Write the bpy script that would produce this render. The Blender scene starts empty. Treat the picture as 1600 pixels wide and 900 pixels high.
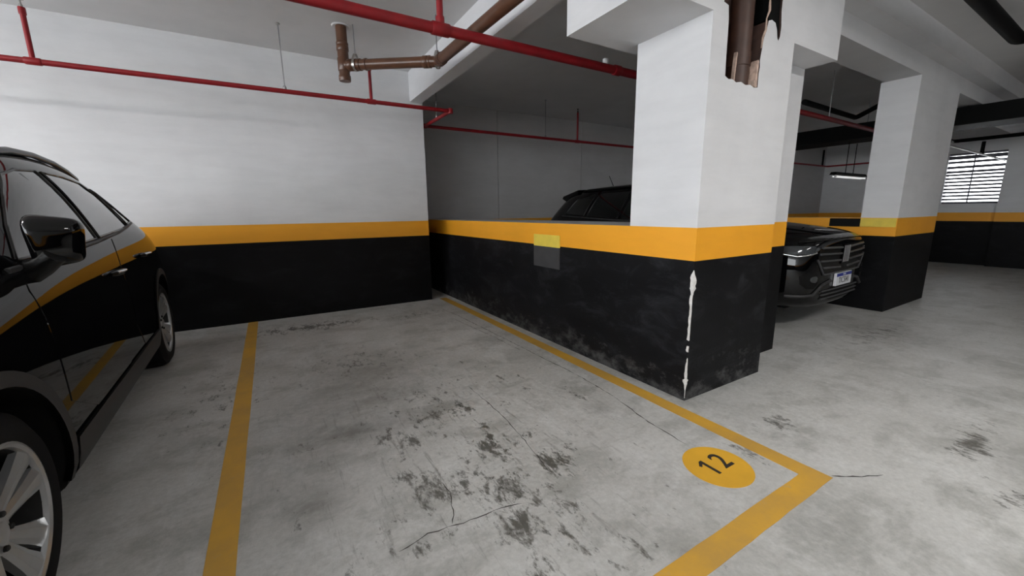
import bpy, bmesh, math, random
from mathutils import Vector, Matrix
from mathutils.bvhtree import BVHTree
from mathutils.geometry import delaunay_2d_cdt
random.seed(7)
S = bpy.context.scene
C = S.collection
PI = math.pi

# ------------------------------------------------------------------ camera, world, light, exposure
cam = bpy.data.objects.new('camera', bpy.data.cameras.new('camera'))
C.objects.link(cam)
cam.data.sensor_width = 36.0
cam.data.lens = 621.3 / 1600 * 36
cam.data.clip_start = 0.02
CR = Matrix(((0.8562, 0.1076, -0.5053), (-0.5165, 0.1555, -0.842), (-0.012, 0.9819, 0.1888)))
cam.matrix_world = Matrix.Translation((0, 0, 1.23)) @ CR.to_quaternion().to_matrix().to_4x4()
S.camera = cam
S.view_settings.view_transform = 'Standard'
S.view_settings.look = 'None'
S.view_settings.gamma = 1
S.view_settings.use_curve_mapping = False
S.view_settings.exposure = 0.25
W = bpy.data.worlds.new('daylight')
S.world = W
W.use_nodes = True
W.node_tree.nodes['Background'].inputs[0].default_value = (0.93, 0.97, 1.0, 1)
W.node_tree.nodes['Background'].inputs[1].default_value = 7.0
# fluorescent strips on the ceiling: x, y, along ('x'/'y'), power in watts
LAMPS = [(-2.9, 2.2, 'x', 66), (2.5, -0.7, 'x', 42), (5.0, -1.2, 'x', 7), (8.3, -1.4, 'x', 1)]

# ------------------------------------------------------------------ materials
def new_mat(name):
    m = bpy.data.materials.new(name)
    m.use_nodes = True
    nt = m.node_tree
    return m, nt, nt.nodes['Principled BSDF']
def srgb(r, g, b):
    f = lambda c: (c / 255 / 12.92) if c / 255 <= 0.04045 else ((c / 255 + 0.055) / 1.055) ** 2.4
    return (f(r), f(g), f(b), 1)
def nd(nt, typ, **kw):
    n = nt.nodes.new(typ)
    for k, v in kw.items():
        if k.startswith('i_'):
            key = k[2:]
            n.inputs[int(key) if key.isdigit() else key.replace('_', ' ')].default_value = v
        else:
            setattr(n, k, v)
    return n
def coords(nt, scale=(1, 1, 1), rot=(0, 0, 0), loc=(0, 0, 0)):
    g = nd(nt, 'ShaderNodeNewGeometry')
    mp = nd(nt, 'ShaderNodeMapping')
    mp.inputs['Scale'].default_value = scale
    mp.inputs['Rotation'].default_value = rot
    mp.inputs['Location'].default_value = loc
    nt.links.new(g.outputs['Position'], mp.inputs['Vector'])
    return mp.outputs['Vector']
def noise(nt, vec, scale, detail=4, rough=0.55, dist=0.0):
    n = nd(nt, 'ShaderNodeTexNoise', i_Scale=scale, i_Detail=detail, i_Roughness=rough, i_Distortion=dist)
    nt.links.new(vec, n.inputs['Vector'])
    return n.outputs['Fac']
def ramp(nt, fac, stops):
    r = nd(nt, 'ShaderNodeValToRGB')
    e = r.color_ramp.elements
    while len(e) < len(stops): e.new(0.5)
    for el, (p, c) in zip(e, stops):
        el.position = p
        el.color = c if len(c) == 4 else (*c, 1)
    nt.links.new(fac, r.inputs['Fac'])
    return r.outputs['Color']
def g3(v): return (v, v, v, 1)
def mixc(nt, fac, a, b, mode='MIX'):
    m = nd(nt, 'ShaderNodeMix', data_type='RGBA', blend_type=mode)
    for sock, val in ((m.inputs['Factor'], fac), (m.inputs['A'], a), (m.inputs['B'], b)):
        sock = [i for i in m.inputs if i.identifier == {'Factor': 'Factor_Float', 'A': 'A_Color', 'B': 'B_Color'}[sock.name]][0]
        if hasattr(val, 'links'): nt.links.new(val, sock)
        else: sock.default_value = val
    return [o for o in m.outputs if o.identifier == 'Result_Color'][0]
def math_n(nt, op, a, b=0.0, clamp=False):
    m = nd(nt, 'ShaderNodeMath', operation=op, use_clamp=clamp)
    for i, v in enumerate((a, b)):
        if hasattr(v, 'links'): nt.links.new(v, m.inputs[i])
        else: m.inputs[i].default_value = v
    return m.outputs[0]
def bump(nt, bsdf, h, strength=0.2, dist=0.01):
    b = nd(nt, 'ShaderNodeBump', i_Strength=strength, i_Distance=dist)
    nt.links.new(h, b.inputs['Height'])
    nt.links.new(b.outputs['Normal'], bsdf.inputs['Normal'])
def plaster(name, col, var=0.08, rough=0.75, blotch=None, spec=None):
    m, nt, b = new_mat(name)
    if spec is not None: b.inputs['Specular IOR Level'].default_value = spec
    v = coords(nt)
    n1 = noise(nt, v, 0.9, 6, 0.6, 0.3)
    n2 = noise(nt, coords(nt, (1, 1, 5)), 2.2, 5, 0.6)
    lo = tuple(c * (1 - var * 1.6) for c in col[:3]) + (1,)
    hi = tuple(min(1, c * (1 + var * 0.6)) for c in col[:3]) + (1,)
    c1 = ramp(nt, n1, [(0.3, lo), (0.65, hi)])
    c2 = ramp(nt, n2, [(0.3, g3(1 - var)), (0.6, g3(1))])
    c = mixc(nt, 1.0, c1, c2, 'MULTIPLY')
    if blotch:
        n3 = noise(nt, coords(nt, (1, 1, 2.2)), 3.0, 8, 0.7, 0.6)
        k = ramp(nt, n3, [(0.5, g3(0)), (0.8, g3(1))])
        c = mixc(nt, k, c, blotch)
    nt.links.new(c, b.inputs['Base Color'])
    b.inputs['Roughness'].default_value = rough
    bump(nt, b, noise(nt, v, 60, 4), 0.12, 0.004)
    return m
def plain(name, col, rough=0.5, metal=0.0, coat=0.0, var=0.12, scale=12, spec=None):
    m, nt, b = new_mat(name)
    n = noise(nt, coords(nt), scale, 4)
    lo = tuple(c * (1 - var) for c in col[:3]) + (1,)
    hi = tuple(min(1, c * (1 + var)) for c in col[:3]) + (1,)
    nt.links.new(ramp(nt, n, [(0.3, lo), (0.7, hi)]), b.inputs['Base Color'])
    b.inputs['Roughness'].default_value = rough
    b.inputs['Metallic'].default_value = metal
    b.inputs['Coat Weight'].default_value = coat
    b.inputs['Coat Roughness'].default_value = 0.03
    if spec is not None: b.inputs['Specular IOR Level'].default_value = spec
    return m
def emit(name, col, strength):
    m, nt, b = new_mat(name)
    b.inputs['Base Color'].default_value = (0.8, 0.8, 0.8, 1)
    b.inputs['Emission Color'].default_value = (*col, 1)
    b.inputs['Emission Strength'].default_value = strength
    return m

M = {}
M['white'] = plaster('white_plaster', (0.72, 0.72, 0.735, 1), 0.06)
M['yellow'] = plaster('yellow_band_paint', (0.92, 0.40, 0.018, 1), 0.05, 0.55)
M['black'] = plaster('black_wall_paint', (0.0045, 0.0045, 0.0052, 1), 0.2, 0.55, blotch=(0.014, 0.0145, 0.017, 1), spec=0.14)
def scuffed_black():
    m = plaster('scuffed_black_paint', (0.0075, 0.0075, 0.009, 1), 0.3, 0.55, blotch=(0.030, 0.031, 0.036, 1), spec=0.16)
    nt = m.node_tree
    b = nt.nodes['Principled BSDF']
    src = b.inputs['Base Color'].links[0].from_socket
    sep = nd(nt, 'ShaderNodeSeparateXYZ')
    nt.links.new(nd(nt, 'ShaderNodeNewGeometry').outputs['Position'], sep.inputs[0])
    dust = math_n(nt, 'SUBTRACT', noise(nt, coords(nt, (1, 1, 1.6)), 7, 9, 0.72), math_n(nt, 'MULTIPLY', sep.outputs['Z'], 0.75))
    k = ramp(nt, dust, [(0.42, g3(0)), (0.60, g3(0.85))])
    nt.links.new(mixc(nt, k, src, (0.085, 0.085, 0.085, 1)), b.inputs['Base Color'])
    return m
M['scuffed'] = scuffed_black()
M['ceiling'] = plaster('ceiling_plaster', (0.74, 0.73, 0.73, 1), 0.05, 0.8)
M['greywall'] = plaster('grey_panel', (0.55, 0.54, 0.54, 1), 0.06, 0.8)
M['red'] = plain('red_pipe_paint', srgb(138, 10, 22), 0.5, var=0.15)
M['brown'] = plain('brown_pvc', srgb(92, 62, 46), 0.3, var=0.15)
M['brown_dark'] = plain('cavity_brown', srgb(62, 42, 35), 0.85, var=0.45, scale=9)
M['chasebrown'] = plain('old_brown_pipe', srgb(66, 42, 32), 0.5, var=0.25)
M['brick'] = plain('broken_plaster', srgb(190, 165, 150), 0.9, var=0.3, scale=30)
M['steel'] = plain('zinc_steel', (0.35, 0.35, 0.36, 1), 0.4, 0.8)
M['blackpipe'] = plain('black_pipe', (0.002, 0.0022, 0.0022, 1), 0.6, spec=0.12)
M['bandsteel'] = plain('clamp_steel', (0.45, 0.44, 0.42, 1), 0.35, 0.9)
M['chip'] = plain('bare_plaster', (0.72, 0.71, 0.69, 1), 0.9, var=0.15, scale=40)
M['paleyellow'] = plain('pale_yellow_paint', srgb(232, 205, 82), 0.5, var=0.06)
M['greypanel'] = plain('dark_grey_paint', (0.05, 0.05, 0.053, 1), 0.55, var=0.1)
M['rubber'] = plain('black_rubber', (0.004, 0.004, 0.004, 1), 0.7, spec=0.2)
M['tyre'] = plain('tyre_rubber', (0.005, 0.005, 0.0055, 1), 0.75, spec=0.2)
M['alloy'] = plain('alloy_silver', (0.52, 0.53, 0.54, 1), 0.28, 0.75, var=0.05)
M['alloy_dark'] = plain('alloy_shadow_grey', (0.012, 0.012, 0.012, 1), 0.5, 0.4)  # near-black alloy: shade between the spokes put into the colour
M['chrome'] = plain('chrome', (0.85, 0.85, 0.86, 1), 0.12, 1.0, var=0.03)
M['cladding'] = plain('cladding_plastic', (0.030, 0.029, 0.030, 1), 0.55, var=0.1, scale=60)
M['paint'] = plain('black_car_paint', (0.002, 0.002, 0.0025, 1), 0.06, 0.0, 0.9, var=0.1, spec=0.0)
M['glass'] = plain('tinted_glass', (0.004, 0.005, 0.005, 1), 0.03, 0.0, 1.0, var=0.05)
M['trim'] = plain('gloss_black_trim', (0.006, 0.006, 0.006, 1), 0.25)
M['lens'] = plain('lamp_lens', (0.05, 0.055, 0.06, 1), 0.1, 0.2, 0.8)
M['redlens'] = plain('red_lens', (0.25, 0.005, 0.008, 1), 0.1, 0, 1.0)
M['plate'] = plain('plate_white', (0.72, 0.73, 0.75, 1), 0.5, var=0.04)
M['plateblue'] = plain('plate_blue', srgb(30, 45, 135), 0.5, var=0.05)
M['ink'] = plain('dark_ink', (0.06, 0.06, 0.07, 1), 0.6)
M['stencil'] = plain('stencil_black', (0.025, 0.02, 0.015, 1), 0.7, var=0.4, scale=40)
M['grillegrey'] = plain('grille_grey', (0.10, 0.10, 0.105, 1), 0.35, 0.5)
M['lampwhite'] = plain('lamp_housing', (0.7, 0.7, 0.7, 1), 0.4)
M['tube'] = emit('lit_tube', (1, 0.98, 0.95), 9.0)
M['emblem'] = plain('emblem_silver', (0.42, 0.42, 0.43, 1), 0.4, 0.1)
M['tubedim'] = emit('dim_tube', (1, 1, 1), 0.55)
M['slat'] = plain('louvre_slat', (0.10, 0.095, 0.12, 1), 0.6)

def concrete_floor():
    m, nt, b = new_mat('worn_concrete')
    v = coords(nt)
    base = ramp(nt, noise(nt, v, 0.6, 10, 0.65, 0.15), [(0.30, (0.39, 0.387, 0.365, 1)), (0.5, (0.51, 0.506, 0.488, 1)), (0.7, (0.60, 0.597, 0.582, 1))])
    # trowelled cement smears and dust
    sm = noise(nt, coords(nt, (1.0, 1.7, 1), (0, 0, 0.5)), 2.2, 12, 0.7, 0.25)
    c = mixc(nt, ramp(nt, sm, [(0.38, g3(0.5)), (0.45, g3(0.28)), (0.51, g3(0.0))]), base, (0.25, 0.25, 0.225, 1))
    lt = noise(nt, coords(nt, (1.6, 0.9, 1), (0, 0, -0.4), (3, 1, 0)), 2.6, 12, 0.72, 0.2)
    c = mixc(nt, ramp(nt, lt, [(0.50, g3(0)), (0.62, g3(0.5))]), c, (0.62, 0.62, 0.61, 1))
    gr = noise(nt, v, 38, 8, 0.75)
    c = mixc(nt, 1.0, c, ramp(nt, gr, [(0.3, g3(0.82)), (0.65, g3(1.06))]), 'MULTIPLY')
    # worn centre of the bay: mask around the parking spot
    pos = nd(nt, 'ShaderNodeNewGeometry').outputs['Position']
    def blob(cx, cy, rx, ry, soft=1.0):
        mp = nd(nt, 'ShaderNodeMapping', vector_type='POINT')
        mp.inputs['Location'].default_value = (-cx / rx, -cy / ry, 0)
        mp.inputs['Scale'].default_value = (1 / rx, 1 / ry, 0)
        nt.links.new(pos, mp.inputs['Vector'])
        ln = nd(nt, 'ShaderNodeVectorMath', operation='LENGTH')
        nt.links.new(mp.outputs['Vector'], ln.inputs[0])
        return ramp(nt, ln.outputs['Value'], [(0.0, g3(soft)), (1.0, g3(0))])
    mask = blob(0.75, 1.75, 1.25, 1.75)
    # dark flaking scuffs, clustered
    s1a = noise(nt, coords(nt, (1, 0.5, 1), (0, 0, 0.12)), 12, 10, 0.74, 0.35)
    s1b = noise(nt, coords(nt, (1, 0.45, 1), (0, 0, -0.15), (3, 5, 0)), 42, 8, 0.78, 0.5)
    s1 = math_n(nt, 'ADD', math_n(nt, 'MULTIPLY', s1a, 0.6), math_n(nt, 'MULTIPLY', s1b, 0.4))
    s2 = noise(nt, coords(nt, (1, 1, 1), (0, 0, 0), (7, 2, 0)), 3.0, 5, 0.65)
    clus = math_n(nt, 'MULTIPLY', ramp(nt, s2, [(0.44, g3(0)), (0.60, g3(1))]), mask)
    for cx, cy, rx, ry, st in ((1.09, 1.41, 0.17, 0.20, 1.0), (0.88, 1.72, 0.22, 0.35, 0.9), (0.50, 1.55, 0.22, 0.28, 1.0), (0.72, 1.20, 0.16, 0.42, 1.0), (0.95, 1.12, 0.2, 0.35, 0.7), (0.42, 1.28, 0.35, 0.10, 0.7), (3.08, 0.38, 0.50, 0.13, 1.0), (3.4, 0.20, 0.25, 0.08, 0.8), (2.40, 1.03, 0.22, 0.13, 1.0), (1.66, 1.95, 0.1, 0.45, 0.6), (1.98, 1.0, 0.10, 0.45, 0.7), (2.2, 3.9, 1.2, 0.5, 0.3), (0.3, 4.8, 1.2, 0.30, 1.0), (-0.4, 3.2, 0.5, 1.2, 0.5), (0.5, 3.4, 0.9, 0.8, 0.55), (5.0, 1.4, 1.2, 0.35, 0.7), (1.5, 4.7, 0.7, 0.4, 0.6), (4.4, 0.2, 0.6, 0.2, 0.6), (2.6, 0.2, 0.3, 0.2, 0.6)):
        clus = math_n(nt, 'MAXIMUM', clus, blob(cx, cy, rx, ry, st))
    k = ramp(nt, math_n(nt, 'ADD', s1, math_n(nt, 'MULTIPLY', clus, 0.17)), [(0.60, g3(0)), (0.63, g3(0.5)), (0.68, g3(1))])
    c = mixc(nt, math_n(nt, 'MULTIPLY', k, 0.88), c, (0.065, 0.061, 0.05, 1))
    # long drag scratches
    s3 = noise(nt, coords(nt, (16, 1.6, 1), (0, 0, -0.12)), 1.9, 8, 0.75, 0.2)
    k3 = math_n(nt, 'MULTIPLY', ramp(nt, s3, [(0.56, g3(0)), (0.63, g3(0.7))]), mask)
    c = mixc(nt, k3, c, (0.16, 0.15, 0.14, 1))
    # sparse pits all over
    s4 = noise(nt, coords(nt, (1.8, 1, 1), (0, 0, -0.9), (2, 9, 0)), 5.0, 10, 0.75, 0.2)
    c = mixc(nt, ramp(nt, s4, [(0.665, g3(0)), (0.71, g3(0.75))]), c, (0.13, 0.128, 0.12, 1))
    # oil spots
    for cx, cy, r in ((1.66, 1.72, 0.13), (0.06, 1.74, 0.17), (0.30, 2.25, 0.12), (0.6, 3.0, 0.8), (0.2, 2.3, 0.7), (5.2, 1.3, 0.6), (3.0, 0.0, 0.5), (-0.6, 4.6, 0.5)):
        bl = blob(cx, cy, r, r * 1.1, 0.75)
        c = mixc(nt, math_n(nt, 'MULTIPLY', bl, noise(nt, v, 14, 4)), c, (0.13, 0.12, 0.105, 1))
    nt.links.new(c, b.inputs['Base Color'])
    nt.links.new(ramp(nt, sm, [(0.3, g3(0.42)), (0.7, g3(0.62))]), b.inputs['Roughness'])
    h = math_n(nt, 'SUBTRACT', noise(nt, v, 18, 8, 0.7), math_n(nt, 'MULTIPLY', k, 0.6))
    bump(nt, b, h, 0.25, 0.006)
    return m
M['floor'] = concrete_floor()
def worn_yellow():
    m, nt, b = new_mat('worn_yellow_line')
    v = coords(nt)
    a = ramp(nt, noise(nt, v, 2.2, 8, 0.7), [(0.35, (0.50, 0.29, 0.06, 1)), (0.65, (0.66, 0.36, 0.035, 1))])
    k = ramp(nt, noise(nt, coords(nt, (1, 1, 1), (0, 0, 0), (4, 4, 0)), 12, 9, 0.75), [(0.60, g3(0)), (0.68, g3(0.5))])
    c = mixc(nt, k, a, (0.36, 0.31, 0.22, 1))
    nt.links.new(c, b.inputs['Base Color'])
    b.inputs['Roughness'].default_value = 0.6
    return m
M['line'] = worn_yellow()
M['disc'] = plain('bright_yellow_disc', (0.74, 0.40, 0.03, 1), 0.55, var=0.1, scale=4)

# ------------------------------------------------------------------ mesh helpers
def tag(o, label=None, cat=None, group=None, kind=None):
    for k, v in (('label', label), ('category', cat), ('group', group), ('kind', kind)):
        if v: o[k] = v
    return o
def link(name, bm_or_me, mats, parent=None, smooth=False, angle=None, loc=None):
    if isinstance(bm_or_me, bmesh.types.BMesh):
        bmesh.ops.recalc_face_normals(bm_or_me, faces=bm_or_me.faces)
        me = bpy.data.meshes.new(name)
        bm_or_me.to_mesh(me)
        bm_or_me.free()
    else:
        me = bm_or_me
    if not isinstance(mats, (list, tuple)): mats = [mats]
    if not me.materials:
        for m in mats: me.materials.append(M[m] if isinstance(m, str) else m)
    if smooth:
        me.polygons.foreach_set('use_smooth', [True] * len(me.polygons))
        if angle: me.set_sharp_from_angle(angle=math.radians(angle))
    o = bpy.data.objects.new(name, me)
    C.objects.link(o)
    if parent: o.parent = parent
    if loc: o.location = loc
    return o
def empty(name, loc=(0, 0, 0), rz=0):
    o = bpy.data.objects.new(name, None)
    C.objects.link(o)
    o.empty_display_size = 0.1
    o.location = loc
    o.rotation_euler = (0, 0, rz)
    return o
def add_box(bm, x0, x1, y0, y1, z0, z1, bev=0, mi=0):
    r = bmesh.ops.create_cube(bm, size=1)
    for v in r['verts']:
        v.co = Vector(((x0 + x1) / 2 + v.co.x * (x1 - x0), (y0 + y1) / 2 + v.co.y * (y1 - y0), (z0 + z1) / 2 + v.co.z * (z1 - z0)))
    fs = {f for v in r['verts'] for f in v.link_faces}
    for f in fs: f.material_index = mi
    if bev:
        es = list({e for v in r['verts'] for e in v.link_edges})
        rb = bmesh.ops.bevel(bm, geom=es, offset=bev, segments=2, affect='EDGES')
        for f in rb['faces']: f.material_index = mi
    return r
def box(name, x0, x1, y0, y1, z0, z1, mat, parent=None, bev=0):
    bm = bmesh.new()
    add_box(bm, x0, x1, y0, y1, z0, z1, bev)
    return link(name, bm, mat, parent)
def banded(bm, x0, x1, y0, y1, ztop, zb=0.918, zt=1.12, z0=0.0):
    """box with black / yellow / white paint bands as faces (material slots 0, 1, 2)"""
    zs = [z0] + [z for z in (zb, zt) if z0 < z < ztop] + [ztop]
    P = [(x0, y0), (x1, y0), (x1, y1), (x0, y1)]
    rings = [[bm.verts.new((x, y, z)) for x, y in P] for z in zs]
    for a, b in zip(rings, rings[1:]):
        zm = (a[0].co.z + b[0].co.z) / 2
        mi = 0 if zm < zb else 1 if zm < zt else 2
        for i in range(4):
            f = bm.faces.new((a[i], a[(i + 1) % 4], b[(i + 1) % 4], b[i]))
            f.material_index = mi
    f = bm.faces.new(rings[-1]); f.material_index = 2
    f = bm.faces.new(rings[0][::-1]); f.material_index = 0
BAND = ['black', 'yellow', 'white']
def add_tube(bm, pts, r, seg=12, cap=True, mi=0):
    pts = [Vector(p) for p in pts]
    n = len(pts)
    up = None
    rings = []
    for i, p in enumerate(pts):
        rr = r[i] if isinstance(r, (list, tuple)) else r
        t = (pts[min(i + 1, n - 1)] - pts[max(i - 1, 0)]).normalized()
        if up is None:
            up = t.orthogonal().normalized()
        up = (up - t * up.dot(t)).normalized()
        s = t.cross(up)
        k = 1.0
        if 0 < i < n - 1:
            a, b = (p - pts[i - 1]).normalized(), (pts[i + 1] - p).normalized()
            k = 1 / max(0.5, math.cos(a.angle(b) / 2)) if a.angle(b) > 1e-4 else 1
        rings.append([bm.verts.new(p + (up * math.cos(q) + s * math.sin(q)) * rr) for q in (2 * PI * j / seg for j in range(seg))])
    for a, b in zip(rings, rings[1:]):
        for j in range(seg):
            f = bm.faces.new((a[j], a[(j + 1) % seg], b[(j + 1) % seg], b[j])); f.material_index = mi
    if cap:
        f = bm.faces.new(rings[0][::-1]); f.material_index = mi
        f = bm.faces.new(rings[-1]); f.material_index = mi
def tube(name, pts, r, mat, parent=None, seg=12):
    bm = bmesh.new()
    add_tube(bm, pts, r, seg)
    return link(name, bm, mat, parent, True, 50)
def add_lathe(bm, prof, seg=32, axis='z', center=(0, 0, 0), mi=0, close=False):
    """prof: list of (radius, along)"""
    cx = Vector(center)
    rings = []
    for r, a in prof:
        ring = []
        for j in range(seg):
            q = 2 * PI * j / seg
            c, s = math.cos(q) * r, math.sin(q) * r
            p = {'z': (c, s, a), 'x': (a, c, s), 'y': (s, a, c)}[axis]
            ring.append(bm.verts.new(cx + Vector(p)))
        rings.append(ring)
    prs = list(zip(rings, rings[1:])) + ([(rings[-1], rings[0])] if close else [])
    for a, b in prs:
        for j in range(seg):
            f = bm.faces.new((a[j], a[(j + 1) % seg], b[(j + 1) % seg], b[j])); f.material_index = mi
    if not close:
        for rg in (rings[0], rings[-1]):
            try:
                f = bm.faces.new(rg); f.material_index = mi
            except ValueError: pass
def prism(bm, poly, a0, a1, axis='y', mi=0):
    """poly in the two remaining coordinates, extruded along axis"""
    def P(p, a): return {'y': (p[0], a, p[1]), 'x': (a, p[0], p[1]), 'z': (p[0], p[1], a)}[axis]
    A = [bm.verts.new(P(p, a0)) for p in poly]
    B = [bm.verts.new(P(p, a1)) for p in poly]
    n = len(poly)
    for i in range(n):
        f = bm.faces.new((A[i], A[(i + 1) % n], B[(i + 1) % n], B[i])); f.material_index = mi
    for fv in (A[::-1], B):
        f = bm.faces.new(fv); f.material_index = mi
def text_mesh(name, body, size, mat, parent, matrix, depth=0.001, bold=0.0):
    cu = bpy.data.curves.new(name, 'FONT')
    cu.body = body; cu.size = size; cu.extrude = depth; cu.align_x = 'CENTER'; cu.align_y = 'CENTER'; cu.offset = bold
    o = bpy.data.objects.new(name + '_curve', cu)
    C.objects.link(o)
    bpy.context.view_layer.update()
    dg = bpy.context.evaluated_depsgraph_get()
    me = bpy.data.meshes.new_from_object(o.evaluated_get(dg))
    bpy.data.objects.remove(o)
    me.materials.clear()
    me.transform(matrix)
    return link(name, me, mat, parent)
def boolean_apply(o, cutters):
    for c in cutters:
        md = o.modifiers.new('cut', 'BOOLEAN')
        md.operation = 'DIFFERENCE'; md.object = c; md.solver = 'EXACT'
    bpy.context.view_layer.update()
    dg = bpy.context.evaluated_depsgraph_get()
    me = bpy.data.meshes.new_from_object(o.evaluated_get(dg))
    o.modifiers.clear()
    o.data = me
    for c in cutters: bpy.data.objects.remove(c)
    return o

# ------------------------------------------------------------------ the shell
fl = box('floor', -6.5, 13.6, -7.0, 7.2, -0.12, 0.0, 'floor')
tag(fl, 'worn grey concrete garage floor with scuffs and stains', 'floor', kind='structure')
ce = box('ceiling', -6.5, 13.6, -7.0, 7.2, 3.0, 3.15, 'ceiling')
tag(ce, 'flat white painted garage ceiling slab', 'ceiling', kind='structure')
bm = bmesh.new(); banded(bm, -6.5, 1.898, 5.40, 6.57, 3.0)
wb = link('wall_back', bm, BAND)
tag(wb, 'white bay wall with yellow band over black base, behind the empty bay', 'wall', kind='structure')
# far wall of the neighbouring bay: three tall panels with open joints
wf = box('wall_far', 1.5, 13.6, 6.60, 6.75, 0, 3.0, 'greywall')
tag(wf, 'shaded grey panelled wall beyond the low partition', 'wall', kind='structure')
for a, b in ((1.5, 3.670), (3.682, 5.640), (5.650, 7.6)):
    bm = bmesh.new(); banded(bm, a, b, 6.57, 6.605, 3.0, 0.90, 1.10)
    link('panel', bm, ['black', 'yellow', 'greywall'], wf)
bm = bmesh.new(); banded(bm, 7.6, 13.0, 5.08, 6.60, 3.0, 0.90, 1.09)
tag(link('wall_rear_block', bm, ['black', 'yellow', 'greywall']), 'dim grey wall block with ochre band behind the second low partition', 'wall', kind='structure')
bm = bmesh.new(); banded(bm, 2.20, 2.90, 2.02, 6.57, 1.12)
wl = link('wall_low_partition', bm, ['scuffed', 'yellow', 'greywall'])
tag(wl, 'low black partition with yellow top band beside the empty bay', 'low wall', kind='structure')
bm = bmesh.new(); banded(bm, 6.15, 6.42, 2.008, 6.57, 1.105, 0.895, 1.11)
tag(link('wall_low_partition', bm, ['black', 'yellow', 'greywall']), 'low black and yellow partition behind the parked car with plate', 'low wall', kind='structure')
# added unseen walls: left kept low to admit daylight, aisle side closed against it
bm = bmesh.new(); banded(bm, -6.65, -6.5, -7.0, 7.2, 1.12)
tag(link('wall_left', bm, BAND), 'added unseen low parapet with yellow band, leaving the left side open to daylight', 'wall', kind='structure')

bm = bmesh.new(); banded(bm, -6.5, 13.6, -7.15, -7.0, 3.0)
tag(link('wall_front', bm, BAND), 'added unseen white wall with yellow band across the aisle, closing off daylight', 'wall', kind='structure')
# pillar with broken-open chase
bm = bmesh.new(); banded(bm, 2.20, 3.088, 1.494, 2.02, 3.0)
pil = link('pillar', bm, ['scuffed', 'yellow', 'white', 'brown_dark'])
tag(pil, 'big white pillar with yellow band, black base and broken-open pipe chase', 'pillar', kind='structure')
hole = [(2.286, 2.60), (2.29, 2.358), (2.335, 2.35), (2.346, 2.28), (2.350, 2.10), (2.354, 1.988), (2.39, 1.976), (2.43, 1.981), (2.47, 1.969), (2.52, 1.979), (2.57, 1.968), (2.62, 1.977), (2.66, 1.966), (2.702, 1.972), (2.700, 2.05), (2.706, 2.09), (2.700, 2.13), (2.712, 2.20), (2.722, 2.26), (2.742, 2.30), (2.755, 2.36), (2.79, 2.372), (2.835, 2.364), (2.858, 2.33), (2.872, 2.285), (2.887, 2.272), (2.902, 2.30), (2.905, 2.36), (2.89, 2.44), (2.89, 2.60)]
bm = bmesh.new(); prism(bm, hole, 1.40, 1.63, 'y', 3)
cut = link('cutter', bm, ['scuffed', 'yellow', 'white', 'brown_dark'])
boolean_apply(pil, [cut])
bm = bmesh.new()
add_tube(bm, [(2.625, 1.59, 1.93), (2.625, 1.59, 2.595)], 0.068, 20)
add_tube(bm, [(2.625, 1.59, 2.10), (2.625, 1.59, 2.18)], 0.073, 20)
link('chase_pipe', bm, 'chasebrown', pil, True, 40)
bm = bmesh.new()
prism(bm, [(2.665, 1.974), (2.699, 1.974), (2.697, 2.05), (2.700, 2.12), (2.69, 2.13), (2.675, 2.10), (2.680, 2.06)], 1.497, 1.54)
link('broken_edge', bm, 'brick', pil)
bm = bmesh.new()
prism(bm, [(2.500, 1.972), (2.510, 1.974), (2.514, 2.05), (2.518, 2.12), (2.522, 2.15), (2.514, 2.155), (2.508, 2.10), (2.504, 2.03)], 1.53, 1.55)
link('broken_edge', bm, 'brick', pil)
bm = bmesh.new()
add_tube(bm, [(2.715, 1.50, 2.20), (2.712, 1.497, 2.26), (2.742, 1.499, 2.31), (2.735, 1.497, 2.37), (2.765, 1.50, 2.42), (2.752, 1.498, 2.50), (2.765, 1.50, 2.59)], [0.005, 0.006, 0.007, 0.004, 0.008, 0.005, 0.006], 6)
link('broken_edge', bm, 'brick', pil, True)
bm = bmesh.new()
prism(bm, [(2.768, 2.595), (2.768, 2.376), (2.83, 2.368), (2.855, 2.335), (2.872, 2.29), (2.887, 2.276), (2.899, 2.30), (2.901, 2.36), (2.888, 2.44), (2.886, 2.595)], 1.505, 1.60)
link('cavity_shade_fill', bm, 'blackpipe', pil)  # black fill standing in for the deep shade in this part of the hole
# chipped paint on the pillar corner
def chip(prof, name='chipped_paint'):
    bm = bmesh.new()
    n = len(prof)
    A = [bm.verts.new((2.1985, 1.494 + l, z)) for z, l, r in prof]
    B = [bm.verts.new((2.1985, 1.4925, z)) for z, l, r in prof]
    D = [bm.verts.new((2.20 + r, 1.4925, z)) for z, l, r in prof]
    for i in range(n - 1):
        bm.faces.new((A[i], A[i + 1], B[i + 1], B[i]))
        bm.faces.new((B[i], B[i + 1], D[i + 1], D[i]))
    link(name, bm, 'chip', pil)
def jag(z0, z1, n, lf, rf):
    return [(z0 + (z1 - z0) * i / n, lf(i / n) * random.uniform(0.6, 1.25), rf(i / n) * random.uniform(0.6, 1.25)) for i in range(n + 1)]
chip([(0.862, 0.001, 0.001)] + jag(0.85, 0.71, 8, lambda t: 0.008 + 0.020 * math.sin(PI * t), lambda t: 0.008 + 0.028 * math.sin(PI * t)) + jag(0.70, 0.415, 12, lambda t: 0.013, lambda t: 0.006) + [(0.41, 0.001, 0.001)])
chip(jag(0.375, 0.335, 4, lambda t: 0.012, lambda t: 0.005))
chip([(0.295, 0.001, 0.001)] + jag(0.285, 0.15, 8, lambda t: 0.006 + 0.008 * t, lambda t: 0.004 + 0.006 * t) + jag(0.14, 0.095, 4, lambda t: 0.022 - 0.012 * t, lambda t: 0.02 - 0.01 * t) + [(0.07, 0.002, 0.001), (0.02, 0.001, 0.0)])
bm = bmesh.new(); banded(bm, 3.088, 3.725, 1.705, 2.153, 2.297)
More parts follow.
